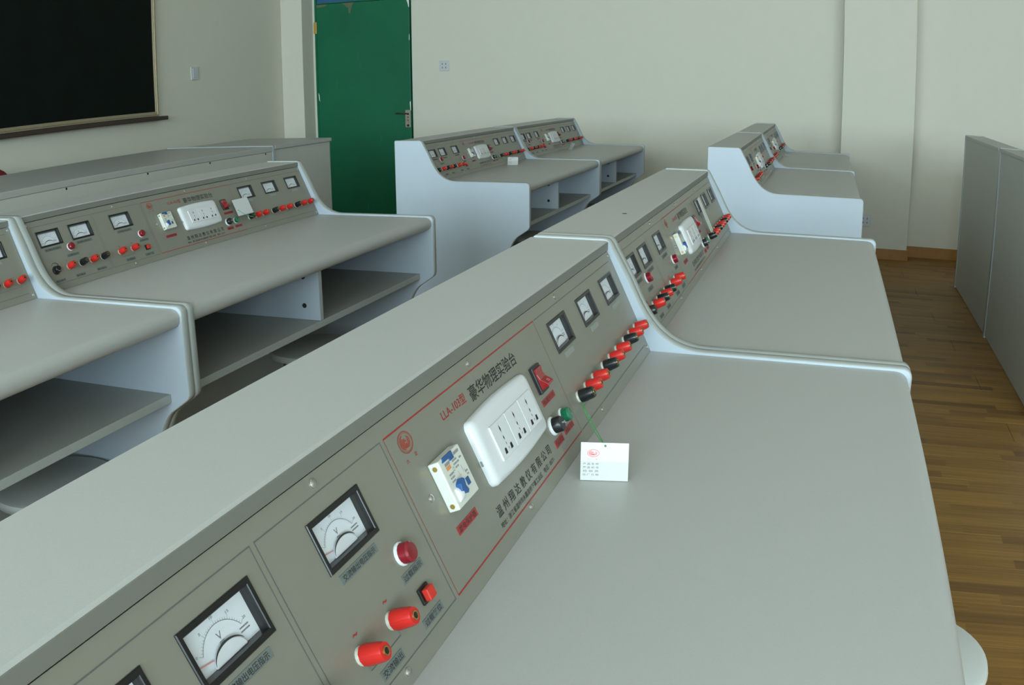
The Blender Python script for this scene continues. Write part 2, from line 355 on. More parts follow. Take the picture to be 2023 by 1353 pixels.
link('chalk_ledge', xb(XL, XL+0.075, y0-0.03, y1+0.045, z0-0.028, z0-0.002).mesh('chalk_ledge', 'tray_dark', bevel=0.004), None, bbd)

# wall plates
def wall_plate(name, loc, rz, label, cat, holes, w=0.078, hgt=0.08):
    o = empty(name, loc, rz); tag(o, label, cat)
    link('plate', MB().box(-w/2, w/2, -0.009, 0, -hgt/2, hgt/2).mesh('plate', 'switch_plate', bevel=0.003), None, o)
    if holes == 'rocker':
        link('rocker', MB().box(-w*0.30, w*0.30, -0.013, -0.009, -hgt*0.36, hgt*0.36).mesh('rocker', 'switch_plate', bevel=0.002), None, o)
    else:
        h = MB()
        for x, z in ((-0.014, 0.014), (0.014, 0.014), (-0.014, -0.014), (0.014, -0.014)): h.box(x-0.003, x+0.003, -0.0096, -0.009, z-0.006, z+0.006)
        link('pin_slots', h.mesh('pin_slots', 'print_grey'), None, o)['kind'] = 'stuff'
    return o
wall_plate('light_switch', (XL, 4.112, 1.29), math.radians(90), 'pale light switch plate on the wall beside the blackboard', 'switch', 'rocker', 0.088, 0.093)
wall_plate('wall_socket', (-2.422, YB, 1.286), 0, 'pale square wall socket on the wall beside the green door', 'socket', 'pins')
wall_plate('wall_socket', (0.728, YP, 0.262), 0, 'small pale wall socket low on the pillar behind the benches', 'socket', 'pins')

# ------------------------------------------------------------------ the laboratory bench
W, T, D, ZD = 1.2, 0.0196, 0.579, 0.7559
BX, TX, TZ = 0.1875, 0.1170, 0.9060
FL = math.hypot(TX-BX, TZ-ZD); SX, SZ = (TX-BX)/FL, (TZ-ZD)/FL
def PF(y, s, h=0.0):
    """matrix of a part on the sloping control panel: local x along the bench, y up the slope, z out of it"""
    p = Vector((BX+SX*s+SZ*h, y, ZD+SZ*s-SX*h))
    return Matrix(((0, SX, SZ, p.x), (1, 0, 0, p.y), (0, SZ, -SX, p.z), (0, 0, 0, 1)))
def arc(cx, cy, r, a0, a1, n): return [(cx+r*math.cos(math.radians(a0+(a1-a0)*i/n)), cy+r*math.sin(math.radians(a0+(a1-a0)*i/n))) for i in range(n+1)]
def bez(p0, p1, p2, p3, n):
    out = []
    for i in range(n+1):
        t = i/n; out.append(tuple((1-t)**3*a+3*(1-t)**2*t*b+3*(1-t)*t*t*c+t**3*d for a, b, c, d in zip(p0, p1, p2, p3)))
    return out
ZL, ZT = 0.7608, 0.9235
PROFILE = ([(0.0, 0.0), (0.0, 0.4), (0.0, ZT-0.006)] + arc(0.006, ZT-0.006, 0.006, 180, 90, 4)[1:] + [(0.06, ZT), (0.110, ZT)]
           + bez((0.110, ZT), (0.120, ZT), (0.1225, ZT-0.006), (0.1265, ZT-0.014), 5)[1:]
           + [(0.150, 0.867)] + bez((0.166, 0.834), (0.187, 0.792), (0.215, ZL), (0.270, ZL), 12)
           + [(0.40, ZL)] + [(D-0.014, ZL)] + arc(D-0.014, ZL-0.014, 0.014, 90, 0, 5)[1:] + [(D, 0.67), (D, 0.594)]
           + bez((D, 0.594), (D, 0.580), (D-0.004, 0.576), (D-0.014, 0.569), 4)[1:]
           + [(0.545, 0.555)] + bez((0.532, 0.5465), (0.512, 0.533), (0.498, 0.505), (0.482, 0.455), 8) + bez((0.482, 0.455), (0.474, 0.42), (0.472, 0.38), (0.472, 0.30), 4)[1:]
           + [(0.472, 0.10), (0.50, 0.05), (0.52, 0.03), (0.52, 0.0)])
def offset_profile(pts, d):
    out = []; n = len(pts)
    for i in range(n):
        a, b, c = Vector(pts[i-1]), Vector(pts[i]), Vector(pts[(i+1) % n])
        e1 = (b-a); e2 = (c-b)
        n1 = Vector((e1.y, -e1.x)).normalized() if e1.length > 1e-9 else Vector((0, 0)); n2 = Vector((e2.y, -e2.x)).normalized() if e2.length > 1e-9 else n1
        m = (n1+n2); m = m.normalized() if m.length > 1e-6 else n1
        k = max(0.35, m.dot(n2)); out.append((b.x+m.x*d/k, b.y+m.y*d/k))
    return out
INNER = offset_profile(PROFILE, 0.0012)
# outline runs clockwise: the left-hand offset above must point inwards
def poly_area(p): return sum(p[i-1][0]*p[i][1]-p[i][0]*p[i-1][1] for i in range(len(p)))/2
if abs(poly_area(INNER)) > abs(poly_area(PROFILE)): INNER = offset_profile(PROFILE, -0.0012)
def panel_meshes():
    core = MB().prism(INNER, 0.0004, T-0.0004, lambda a, b, h: (a, h, b)).mesh('side_panel', 'laminate_panel')
    in2 = [((p[0]*3-q_[0]), (p[1]*3-q_[1])) for p, q_ in zip(INNER, PROFILE)]
    in2 = [(p[0]+(p[0]-q_[0])*0.9, p[1]+(p[1]-q_[1])*0.9) for p, q_ in zip(INNER, PROFILE)]
    sec = [(in2, 0.0), (INNER, 0.0), (PROFILE, 0.0016), (PROFILE, T-0.0016), (INNER, T), (in2, T)]
    n = len(PROFILE); vs = []; fs = []
    for pts, h in sec: vs += [(p[0], h, p[1]) for p in pts]
    for k in range(len(sec)-1):
        for i in range(n-1): fs.append((k*n+i, k*n+i+1, (k+1)*n+i+1, (k+1)*n+i))
    band = MB().add(vs, fs).mesh('edge_band', 'edge_band', smooth=True)
    return core, band

def meter_parts(letter, bars):
    """one moving-coil panel meter; local origin at the lower left corner of its frame"""
    w, h = MW, MH; e = 0.0042; dz = -0.0062; ix0, ix1, iy0, iy1 = e+0.0006, w-e-0.0006, e+0.0006, h-e-0.0006
    fr = MB()
    def rg(m_, z): return [(m_, m_, z), (w-m_, m_, z), (w-m_, h-m_, z), (m_, h-m_, z)]
    rings = [rg(0.0, 0.0001), rg(0.0, 0.0009), rg(0.0006, 0.0016), rg(e-0.0005, 0.0016), rg(e, 0.0010), rg(e+0.0006, dz)]
    vs = [v for R_ in rings for v in R_]; fs = [(k*4+i, k*4+(i+1) % 4, k*4+4+(i+1) % 4, k*4+4+i) for k in range(5) for i in range(4)]
    fr.add(vs, fs)
    bez_ = fr.mesh('meter', 'black_plastic')
    dial = flat('dial', 'dial_paper', [(ix0, ix1, iy0, iy1, dz+0.0001)]).mesh('dial', 'dial_paper')
    ZP = dz+0.0003
    cx, cy = w/2, 0.0050; rx, ry = 0.0218, 0.0218
    sc = MB(); pts = [(cx+0.0222*math.cos(math.radians(a)), cy+0.021*math.sin(math.radians(a))) for a in range(150, 29, -6)]
    sc.strip(pts, 0.00038, ZP)
    for i, a in enumerate(range(150, 29, -5)):
        r0_, r1_ = 1.0, (1.16 if i % 6 == 0 else 1.07)
        sc.strip([(cx+0.0222*k*math.cos(math.radians(a)), cy+0.021*k*math.sin(math.radians(a))) for k in (r0_, r1_)], 0.00018, ZP)
    for i in range(5):
        a = 150-30*i; x, y = cx+0.0275*math.cos(math.radians(a)), cy+0.0255*math.sin(math.radians(a))
        t = text_mesh(str(i*5), x-0.0008*(1 if i < 2 else 1.8), x+0.0008*(1 if i < 2 else 1.8), y-0.0008, y+0.0008, ZP, None); sc.add(t.v, t.f)
    if letter:
        t = text_mesh(letter, cx-0.0030, cx+0.0018, 0.0168, 0.0212, ZP, None); sc.add(t.v, t.f)
        if bars == 'dc':
            for k in (0.0148, 0.0156): sc.strip([(cx-0.0030, k), (cx+0.0016, k)], 0.00035, ZP)
        else:
            t = text_mesh('~', cx-0.0030, cx+0.0016, 0.0148, 0.0158, ZP, None); sc.add(t.v, t.f)
    for k in range(2): sc.strip([(0.0515, 0.0135-k*0.0022), (0.0605, 0.0135-k*0.0022)], 0.0009, ZP)
    scale = sc.mesh('scale_print', 'print_scale')
    ndl = MB().box(0.0062, 0.0215, 0.0112, 0.0117, dz+0.0010, dz+0.0014)
    vs = []
    for x, y, z in ndl.v:
        k = (x-0.0062); vs.append((x, y-k*0.16+0.0012, z))
    ndl.v = vs
    needle = ndl.mesh('needle', 'needle_red')
    dp = [(cx+0.0155*math.cos(math.radians(a)), iy0+0.0095*math.sin(math.radians(a))) for a in range(0, 181, 12)]
    dome = MB().prism(dp, dz+0.0002, dz+0.0022, lambda a, b, h_: (a, b, h_)).mesh('movement_cover', 'dial_dome', bevel=0.0006, seg=2)
    rim = MB().strip([(cx+0.0160*math.cos(math.radians(a)), iy0+0.0100*math.sin(math.radians(a))) for a in range(170, 20, -8)], lambda t: 0.0003+0.0011*math.sin(math.pi*t), dz+0.0024).mesh('cover_rim', 'print_black')
    glass = flat('glass', 'meter_glass', [(ix0, ix1, iy0, iy1, -0.0006)]).mesh('glass', 'meter_glass')
    return bez_, [('dial', dial), ('scale_print', scale), ('needle', needle), ('movement_cover', dome), ('cover_rim', rim), ('glass', glass)]

def emblem_mesh(cx, cy, rx, ry, h, m):
    mb = MB()
    mb.strip([(cx+rx*math.cos(a*math.pi/16), cy+ry*math.sin(a*math.pi/16)) for a in range(32)], 0.0008*rx/0.011, h, closed=True)
    mb.strip([(cx+rx*0.86*math.cos(a*math.pi/16), cy+ry*0.86*math.sin(a*math.pi/16)) for a in range(32)], 0.0003*rx/0.011, h, closed=True)
    for k, (r, a0, a1) in enumerate(((0.70, 100, 250), (0.52, 120, 290), (0.34, 80, 330), (0.16, 0, 300), (0.60, -60, 60), (0.40, -70, 40))):
        pts = [(cx+rx*r*math.cos(math.radians(a0+(a1-a0)*i/14)), cy+ry*r*math.sin(math.radians(a0+(a1-a0)*i/14))) for i in range(15)]
        mb.strip(pts, lambda t: rx*0.13*math.sin(math.pi*(0.12+0.8*t)), h)
    mb.prism([(cx-rx*0.2, cy-ry*0.45), (cx+rx*0.35, cy-ry*0.6), (cx+rx*0.1, cy-ry*0.05)], h-0.00005, h, lambda a, b, z: (a, b, z))
    return mb

MW, MH, MS = 0.0712, 0.0378, 0.1010
METERS = ((0.0450, 'no'), (0.1465, 'dc'), (0.2866, 'ac'), (0.8240, 'no'), (0.9490, 'no'), (1.0735, 'no'))
POSTS = [(0.1036, 'r'), (0.1428, 'b'), (0.1785, 'r'), (0.2150, 'b'), (0.2767, 'r'), (0.3228, 'r'),
         (0.825, 'b'), (0.861, 'r'), (0.898, 'r'), (0.948, 'b'), (0.987, 'r'), (1.028, 'r'), (1.075, 'b'), (1.112, 'r'), (1.151, 'r')]
GREY_LABELS = [(0.0525, 0.1050, 0.0903, 0.0971, '直流输出电流指示'), (0.1540, 0.2060, 0.0903, 0.0971, '直流输出电压指示'), (0.2940, 0.3465, 0.0903, 0.0971, '交流输出电压指示'),
               (0.1102, 0.1499, 0.0668, 0.0735, '过载指示'), (0.3562, 0.3895, 0.0562, 0.0630, '过载指示'), (0.3550, 0.3880, 0.0190, 0.0260, '过载复位'),
               (0.2850, 0.3180, 0.0190, 0.0266, '交流输出'), (0.0480, 0.0790, 0.0178, 0.0240, '电压调节'), (0.1124, 0.1430, 0.0180, 0.0245, '稳压输出'), (0.1820, 0.2140, 0.0180, 0.0245, '稳压输出')]
PALE_LABELS = [(0.8420, 0.8760, 0.0908, 0.0977), (0.9660, 1.0000, 0.0908, 0.0977), (1.0910, 1.1250, 0.0908, 0.0977)]
RED_LABELS = [(0.4549, 0.4970, 0.0482, 0.0555, '漏电保护器'), (0.7200, 0.7625, 0.0698, 0.0766, '电源开关'), (0.7065, 0.7350, 0.0260, 0.0340, '保险'), (0.7440, 0.7770, 0.0276, 0.0342, '指示')]

def make_bench():
    root = empty('lab_bench')
    core, band = panel_meshes()
    for y in (0.0, W-T):
        sp_ = link('side_panel', core, None, root); sp_.location = (0, y, 0); link('edge_band', band, None, sp_)
    a, b = T+0.0003, W-T-0.0003
    nose = [(0.020, ZD), (0.552, ZD)] + bez((0.552, ZD), (0.568, ZD-0.0005), (0.5735, ZD-0.010), (0.5735, ZD-0.019), 6)[1:] + bez((0.5735, ZD-0.019), (0.5735, ZD-0.030), (0.566, ZD-0.038), (0.552, ZD-0.039), 6)[1:] + [(0.020, ZD-0.039)]
    link('desktop', MB().prism(nose, a, b, lambda x, z, h: (x, h, z)).mesh('desktop', 'laminate_top', smooth=True), None, root)
    top = [(-0.003, 0.9065), (-0.003, 0.9195), (-0.0018, 0.9207), (0.1152, 0.9207), (0.1177, 0.9190), (0.1177, 0.9065)]
    ct = link('console_top', MB().prism(top, a, b, lambda x, z, h: (x, h, z)).mesh('console_top', 'laminate_top'), None, root)
    link('edge_band', MB().box(0.11775, 0.1186, a, b, 0.9066, 0.9190).mesh('console_edge', 'console_front_dark', bevel=0.0003), None, ct)  # thin strip along the slab front, coloured darker than the laminate top
    link('back_panel', MB().box(0.004, 0.018, a, b, 0.012, 0.9060).mesh('back_panel', 'back_laminate'), None, root)
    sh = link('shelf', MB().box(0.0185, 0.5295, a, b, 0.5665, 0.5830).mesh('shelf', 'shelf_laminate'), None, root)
    link('edge_band', MB().box(0.5296, 0.5312, a, b, 0.5664, 0.5831).mesh('shelf_edge', 'edge_band', bevel=0.0005), None, sh)
    dv = link('divider', MB().box(0.0185, 0.5295, 0.578, 0.592, 0.5835, ZD-0.0395).mesh('divider', 'laminate_panel'), None, root)
    link('edge_band', MB().box(0.5296, 0.5308, 0.578, 0.592, 0.5835, ZD-0.0395).mesh('divider_edge', 'edge_band'), None, dv)
    cap = MB().lathe([(0.0062, 0.5772), (0.0062, 0.5781)], 14, (0, 0, 0), 'y').mesh('bolt_hole', 'dark_hole')
    for z in (0.692, 0.619):
        link('bolt_hole', cap, None, dv).location = (0.4855, 0, z)
    # control plate and everything printed on it
    pm = PF(0, 0); plate_mb = MB()
    m0, m1 = MS+0.0008, MS+MH-0.0008
    plate_mb.box(a, b, 0.0006, m0, -0.003, 0).box(a, b, m1, FL-0.0010, -0.003, 0)
    xs_ = [a]+[v for m_ in METERS for v in (m_[0]+0.0008, m_[0]+MW-0.0008)]+[b]
    for i in range(0, len(xs_), 2): plate_mb.box(xs_[i], xs_[i+1], m0, m1, -0.003, 0)
    cp = link('control_panel', plate_mb.mesh('control_panel', 'control_plate'), None, root, pm)
    h = 0.00025; lw = 0.0010
    def rule(name, pts, w_, m, closed=False): link(name, MB().strip(pts, w_, h, closed=closed).mesh(name, m), None, cp)
    for x0, x1 in ((0.0370, 0.2315), (0.2370, 0.4085)):
        rule('section_frame', [(x0, 0.0150), (x1, 0.0150), (x1, 0.1515), (x0, 0.1515)], lw, 'print_grey', True)
    for y_ in (0.1515, 0.0150): rule('rule_line', [(0.794, y_), (1.163, y_)], lw, 'print_grey')
    rule('wiring_bracket', [(0.3248, 0.0400), (0.3248, 0.0329), (0.2788, 0.0329), (0.2788, 0.0400)], 0.0007, 'print_grey')
    for g in ((0.825, 0.898), (0.948, 1.028), (1.075, 1.151)):
        rule('wiring_bracket', [(g[0], 0.037), (g[0], 0.0329), (g[1], 0.0329), (g[1], 0.037)], 0.0005, 'print_grey')
    rule('red_frame', [(0.4145, 0.0150), (0.7905, 0.0150), (0.7905, 0.1515), (0.4145, 0.1515)], 0.0014, 'print_red', True)
    for x in (0.2810, 0.3260):
        link('polarity_mark', text_mesh('~', x-0.0030, x+0.0030, 0.0588, 0.0610, h, None).mesh('polarity_mark', 'print_red'), None, cp)
    for x, s_ in POSTS[:4]:
        pmk = MB().add([(x-0.0015, 0.0602, h), (x+0.0015, 0.0602, h), (x+0.0015, 0.0608, h), (x-0.0015, 0.0608, h)], [(0, 1, 2, 3)])
        if s_ == 'r': pmk = MB().add([(x+p, 0.0605+q_, h) for p, q_ in ((-.0003, -.0015), (.0003, -.0015), (.0003, -.0003), (.0015, -.0003), (.0015, .0003), (.0003, .0003), (.0003, .0015), (-.0003, .0015), (-.0003, .0003), (-.0015, .0003), (-.0015, -.0003), (-.0003, -.0003))], [tuple(range(12))])
        link('polarity_mark', pmk.mesh('polarity_mark', 'print_red'), None, cp)
    em = emblem_mesh(0.442, 0.1388, 0.0112, 0.0085, h, 'emblem_red')
    for ch, x, y in (('六', 0.4335, 0.1253), ('龙', 0.4490, 0.1262)):
        t = text_mesh(ch, x-0.0022, x+0.0022, y-0.0018, y+0.0018, h, None); em.add(t.v, t.f)
    link('emblem', em.mesh('emblem', 'emblem_red'), None, cp)
    link('model_lettering', text_mesh('LLA-103型', 0.5120, 0.5660, 0.1313, 0.1405, h, None).mesh('model_lettering', 'print_red'), None, cp)
    link('title_lettering', text_mesh('豪华物理实验台', 0.5765, 0.7045, 0.1265, 0.1410, h, None).mesh('title_lettering', 'print_black'), None, cp)
    link('maker_lettering', text_mesh('温 州 翔 达 教 仪 有 限 公 司', 0.5285, 0.6900, 0.0285, 0.0390, h, None).mesh('maker_lettering', 'print_black'), None, cp)
    link('address_lettering', text_mesh('地址：浙江省温州市永嘉县桥下镇工业区　电话：0577-', 0.5255, 0.6895, 0.0195, 0.0250, h, None).mesh('address_lettering', 'print_black'), None, cp)
    ar = MB().strip([(0.0640+0.0125*math.cos(math.radians(q_)), 0.0500+0.0125*math.sin(math.radians(q_))) for q_ in range(150, 29, -10)], lambda t: 0.0004+0.0018*t, h)
    link('knob_arc', ar.mesh('knob_arc', 'print_black'), None, cp)
    scr = MB().lathe([(0.0034, 0.0), (0.0034, 0.0008), (0.0022, 0.0018), (0.0, 0.0022)], 12).mesh('screw', 'steel', smooth=True)
    for x, s_ in [(0.0285, 0.1583), (0.3140, 0.1583), (0.6000, 0.1584), (0.8880, 0.1585), (1.1740, 0.1585), (0.0285, 0.0097), (0.3125, 0.0098), (0.5950, 0.0098), (0.8820, 0.0096), (1.1720, 0.0095), (0.4407, 0.0896)]:
        link('screw', scr, None, root, PF(x, s_, 0.0))
    def label(x0, x1, y0_, y1_, m, txt, tm):
        o = link('name_label', MB().box(0, x1-x0, 0, y1_-y0_, 0.0001, 0.0005).mesh('name_label', m), None, root, PF(x0, y0_))
        if txt: link('lettering', text_mesh(txt, (x1-x0)*0.06, (x1-x0)*0.94, (y1_-y0_)*0.14, (y1_-y0_)*0.86, 0.0006, None).mesh('lettering', tm), None, o)
    for l in GREY_LABELS: label(*l[:4], 'label_grey', l[4], 'print_black')
    for l in PALE_LABELS: label(*l, 'label_pale', None, None)
    for l in RED_LABELS: label(*l[:4], 'label_red', l[4], 'print_black')
    # meters
    kinds = {'dc': meter_parts('V', 'dc'), 'ac': meter_parts('V', 'ac'), 'no': meter_parts(None, None)}
    for x, k in METERS:
        bz_, sub = kinds[k]; o = link('panel_meter', bz_, None, root, PF(x, MS))
        for n_, me in sub: link(n_, me, None, o)
    # binding posts
    collar = MB().lathe([(0.0070, 0.0), (0.0070, 0.0012), (0.0064, 0.0024), (0.0055, 0.0024)], 18).mesh('collar', 'clear_collar', smooth=True)
    ring = MB().lathe([(0.0034, 0.0198), (0.0034, 0.0213), (0.0024, 0.0213), (0.0024, 0.0175)], 14).mesh('socket_ring', 'brass', smooth=True)
    hole = MB().lathe([(0.0024, 0.0176), (0.0024, 0.0208)], 12).mesh('socket_hole', 'dark_hole')
    def body(m):
        mb = MB(); prof = [(0.0058, 0.0024), (0.0078, 0.0032), (0.0080, 0.0060), (0.0076, 0.0110), (0.0070, 0.0180), (0.0062, 0.0204), (0.0034, 0.0206)]
        n = 20; vs = []; fs = []; k = len(prof)
        for i in range(n):
            q_ = 2*math.pi*i/n
            for j, (r, z) in enumerate(prof):
                rr = r*(0.95 if (i % 2 and 1 <= j <= 4) else 1.0); vs.append((rr*math.cos(q_), rr*math.sin(q_), z))
        for i in range(n):
            for j in range(k-1): fs.append((i*k+j, ((i+1) % n)*k+j, ((i+1) % n)*k+j+1, i*k+j+1))
        return mb.add(vs, fs).mesh('binding_post', m, smooth=True)
    bod = {'r': body('post_red'), 'b': body('post_black')}
    for x, c in POSTS:
        o = link('binding_post', bod[c], None, root, PF(x, 0.0460))
        link('collar', collar, None, o); link('socket_ring', ring, None, o); link('socket_hole', hole, None, o)
    # lamps, fuse, knob, button
    def lamp(x, s_, m, r=0.0082, ht=0.0105):
        o = link('indicator_lamp', MB().lathe([(r*0.9, 0.0015), (r, 0.0025), (r*0.98, ht-0.0015), (r*0.8, ht), (0.0, ht+0.0004)], 16).mesh('indicator_lamp', m, smooth=True), None, root, PF(x, s_))
        link('collar', MB().lathe([(r*1.12, 0), (r*1.12, 0.0012), (r*0.95, 0.0022)], 18).mesh('lamp_collar', 'white_plastic', smooth=True), None, o)
    lamp(0.1301, 0.0885, 'lamp_red'); lamp(0.3698, 0.0757, 'lamp_red'); lamp(0.7557, 0.0470, 'lamp_green', 0.0078)
    fu = link('fuse_holder', MB().lathe([(0.0086, 0.002), (0.0086, 0.0110), (0.0078, 0.0122), (0.0, 0.0124)], 18).mesh('fuse_holder', 'black_plastic', smooth=True), None, root, PF(0.7195, 0.0478))
    link('collar', MB().lathe([(0.0104, 0), (0.0104, 0.0014), (0.0088, 0.0030)], 20).mesh('fuse_collar', 'white_plastic', smooth=True), None, fu)
    link('cap_slot', MB().box(0.002, 0.0062, -0.0009, 0.0009, 0.0122, 0.0136).mesh('cap_slot', 'steel'), None, fu)
    kn = link('adjusting_knob', MB().lathe([(0.0098, 0.001), (0.0098, 0.0035), (0.0084, 0.0045), (0.0078, 0.0120), (0.0068, 0.0132), (0, 0.0134)], 20).mesh('adjusting_knob', 'black_plastic', smooth=True), None, root, PF(0.0605, 0.0455))
    link('pointer_ring', MB().strip([(0.0055*math.cos(math.radians(q_)), 0.0055*math.sin(math.radians(q_))) for q_ in range(200, 350, 12)], 0.0009, 0.01345).mesh('pointer_ring', 'steel'), None, kn)
    bu = link('reset_button', MB().box(0, 0.0152, 0, 0.0130, 0, 0.0024).mesh('reset_button', 'black_plastic', bevel=0.0006), None, root, PF(0.3653, 0.0333))
    link('button_cap', MB().box(0.0022, 0.0132, 0.0016, 0.0114, 0.0024, 0.0078).mesh('button_cap', 'button_red', bevel=0.0012, seg=3), None, bu)
    # earth-leakage breaker
    bk = link('circuit_breaker', MB().box(0, 0.0435, 0, 0.0435, 0, 0.0105).mesh('circuit_breaker', 'cream_plastic', bevel=0.0012), None, root, PF(0.4560, 0.0685))
    riv = MB().lathe([(0.0021, -0.0009), (0.0021, 0.0004), (0.0010, 0.0004), (0.0010, -0.0006)], 14, (0, 0, 0), 'x').mesh('rivet', 'brass')
    for s_ in (0.0385, 0.0048): link('rivet', riv, None, bk).location = (0, s_, 0.0056)
    link('test_button', MB().prism([(0.0052, 0.0400), (0.0085, 0.0438), (0.0260, 0.0438), (0.0262, 0.0370), (0.0180, 0.0370), (0.0180, 0.0395)], 0.0100, 0.0116, lambda p, q_, z: (p, q_, z)).mesh('test_button', 'switch_blue', bevel=0.0004), None, bk)
    link('toggle_hub', MB().lathe([(0.0062, -0.0030), (0.0066, -0.0022), (0.0066, 0.0030)], 24, (0.0085, 0.0105, 0.0082), 'x').mesh('toggle_hub', 'white_plastic', smooth=True), None, bk)
    link('toggle_lever', MB().prism([(0.0080, 0.0125), (0.0100, 0.0185), (0.0165, 0.0215), (0.0195, 0.0195), (0.0175, 0.0140), (0.0195, 0.0095), (0.0160, 0.0075), (0.0125, 0.0110)], 0.0104, 0.0158, lambda p, q_, z: (p, q_, z)).mesh('toggle_lever', 'switch_blue', bevel=0.0006), None, bk)
    link('reset_tab', MB().box(0.0290, 0.0345, 0.0100, 0.0165, 0.0104, 0.0114).mesh('reset_tab', 'switch_blue', bevel=0.0003), None, bk)
    link('orange_sticker', flat('s', None, [(0.0078, 0.0165, 0.0318, 0.0352, 0.01062)]).mesh('orange_sticker', 'sticker_orange'), None, bk)
    pr = MB(); rnd = random.Random(3)
    for x0, x1, y in ((0.0078, 0.0175, 0.0368), (0.0285, 0.0390, 0.0395)):
        for k in range(5): pr.add([(x0+(x1-x0)*k/5+dx, y-0.0011+dy, 0.01064) for dx, dy in ((0, 0), ((x1-x0)*0.15, 0), ((x1-x0)*0.19, 0.0024), ((x1-x0)*0.04, 0.0024))], [(0, 1, 2, 3)])
    for y, x0, x1 in ((0.0345, 0.0215, 0.0300), (0.0315, 0.0215, 0.0330), (0.0285, 0.0230, 0.0290), (0.0270, 0.0080, 0.0170), (0.0240, 0.0080, 0.0160), (0.0210, 0.0080, 0.0150), (0.0330, 0.0345, 0.0390), (0.0200, 0.0350, 0.0390), (0.0170, 0.0360, 0.0390)):
        x = x0
        while x < x1:
            w_ = 0.0008+0.0012*rnd.random(); pr.add([(x, y, 0.01064), (min(x+w_, x1), y, 0.01064), (min(x+w_, x1), y+0.0016, 0.01064), (x, y+0.0016, 0.01064)], [(0, 1, 2, 3)]); x += w_+0.0006
    pr.strip([(0.0240, 0.0255), (0.0240, 0.0215), (0.0270, 0.0215)], 0.0004, 0.01064); pr.strip([(0.0320, 0.0280), (0.0320, 0.0215), (0.0345, 0.0240), (0.0345, 0.0190)], 0.0005, 0.01064)
    pr.strip([(0.0190+0.0016*math.cos(q_*math.pi/8), 0.0296+0.0016*math.sin(q_*math.pi/8)) for q_ in range(16)], 0.0004, 0.01064, closed=True)
    link('breaker_print', pr.mesh('breaker_print', 'print_scale'), None, bk)
    # triple socket
    def plate(y0_, y1_, s0, s1, bulge, r, n=8):
        pts = []
        for i in range(n+1):
            t = i/n; pts.append((y0_+r+(y1_-y0_-2*r)*t, s0-bulge*math.sin(math.pi*t)))
        pts += arc(y1_-r, s0+r, r, -80, -10, 4)
        pts += arc(y1_-r, s1-r, r, 10, 80, 4)
        for i in range(n+1):
            t = 1-i/n; pts.append((y0_+r+(y1_-y0_-2*r)*t, s1+bulge*math.sin(math.pi*t)))
        pts += arc(y0_+r, s1-r, r, 100, 170, 4); pts += arc(y0_+r, s0+r, r, 190, 260, 4)
        return pts
    def lofted(rings):
        n = len(rings[0][0]); vs = [(p[0], p[1], z) for pts, z in rings for p in pts]; fs = [(k*n+i, k*n+(i+1) % n, (k+1)*n+(i+1) % n, (k+1)*n+i) for k in range(len(rings)-1) for i in range(n)]
        fs.append(tuple((len(rings)-1)*n+i for i in range(n))); return MB().add(vs, fs)
    oy, os_ = 0.538, 0.0525
    P0 = plate(0, 0.158, 0.0010, 0.0650, 0.0026, 0.008); P1 = plate(0.0015, 0.1565, 0.0025, 0.0635, 0.0026, 0.008); P2 = plate(0.0065, 0.1515, 0.0060, 0.0600, 0.0022, 0.007)
    so = link('power_socket', lofted([(P0, 0.0), (P0, 0.0040), (P1, 0.0065), (P2, 0.0085)]).mesh('power_socket', 'white_plastic', smooth=True), None, root, PF(oy, os_))
    link('latch_notch', MB().box(-0.0004, 0.0020, 0.0235, 0.0285, 0.0010, 0.0030).mesh('latch_notch', 'label_pale'), None, so)
    mod = MB().box(0.0004, 0.0384, 0, 0.0340, 0.0084, 0.0104).mesh('socket_module', 'white_plastic', bevel=0.0004, seg=1)
    hs = MB(); z = 0.01055
    for cx_, cy_, w_, h_ in ((0.0185, 0.0262, 0.0026, 0.0078), (0.0185, 0.0172, 0.0022, 0.0052), (0.0185, 0.0116, 0.0012, 0.0034), (0.0200, 0.0064, 0.0012, 0.0030)):
        hs.add([(cx_-w_/2, cy_, z), (cx_, cy_-h_/2, z), (cx_+w_/2, cy_, z), (cx_, cy_+h_/2, z)], [(0, 1, 2, 3)])
    for cx_, s_ in ((0.0115, -1), (0.0265, 1)):
        hs.add([(cx_-0.0028, 0.0036, z), (cx_+0.0028, 0.0036, z), (cx_+0.0026, 0.0088, z), (cx_-0.0012, 0.0088, z)], [(0, 1, 2, 3)])
    hsm = hs.mesh('pin_holes', 'dark_hole')
    for k in range(3):
        mo = link('socket_module', mod, None, so); mo.location = (0.0262+0.0391*k, 0.0152, 0)
        ho = link('pin_holes', hsm, None, so); ho.location = mo.location
    # rocker switch
    rk = link('rocker_switch', MB().box(0, 0.0250, 0, 0.0300, 0, 0.0042).mesh('rocker_switch', 'black_plastic', bevel=0.0008), None, root, PF(0.7225, 0.0830))
    link('rocker', MB().prism([(0.0028, 0.0030), (0.0272, 0.0030), (0.0272, 0.0068), (0.0210, 0.0058), (0.0150, 0.0070), (0.0085, 0.0130), (0.0060, 0.0128), (0.0040, 0.0060)], 0.0035, 0.0215, lambda s_, z_, x_: (x_, s_, z_)).mesh('rocker', 'rocker_red', bevel=0.0005), None, rk)
    zz = MB()
    v = [(x_, s_, z_) for x_, s_, z_ in ((0.0100, 0.0095, 0.01225), (0.0150, 0.0095, 0.01225), (0.0150, 0.0120, 0.00995), (0.0100, 0.0120, 0.00995))]
    inn = [(0.0112, 0.0101, 0.01172), (0.0138, 0.0101, 0.01172), (0.0138, 0.0114, 0.01052), (0.0112, 0.0114, 0.01052)]
    zz.add([(p[0], p[1]+0.0002, p[2]+0.0003) for p in v+inn], [(i, (i+1) % 4, 4+(i+1) % 4, 4+i) for i in range(4)])
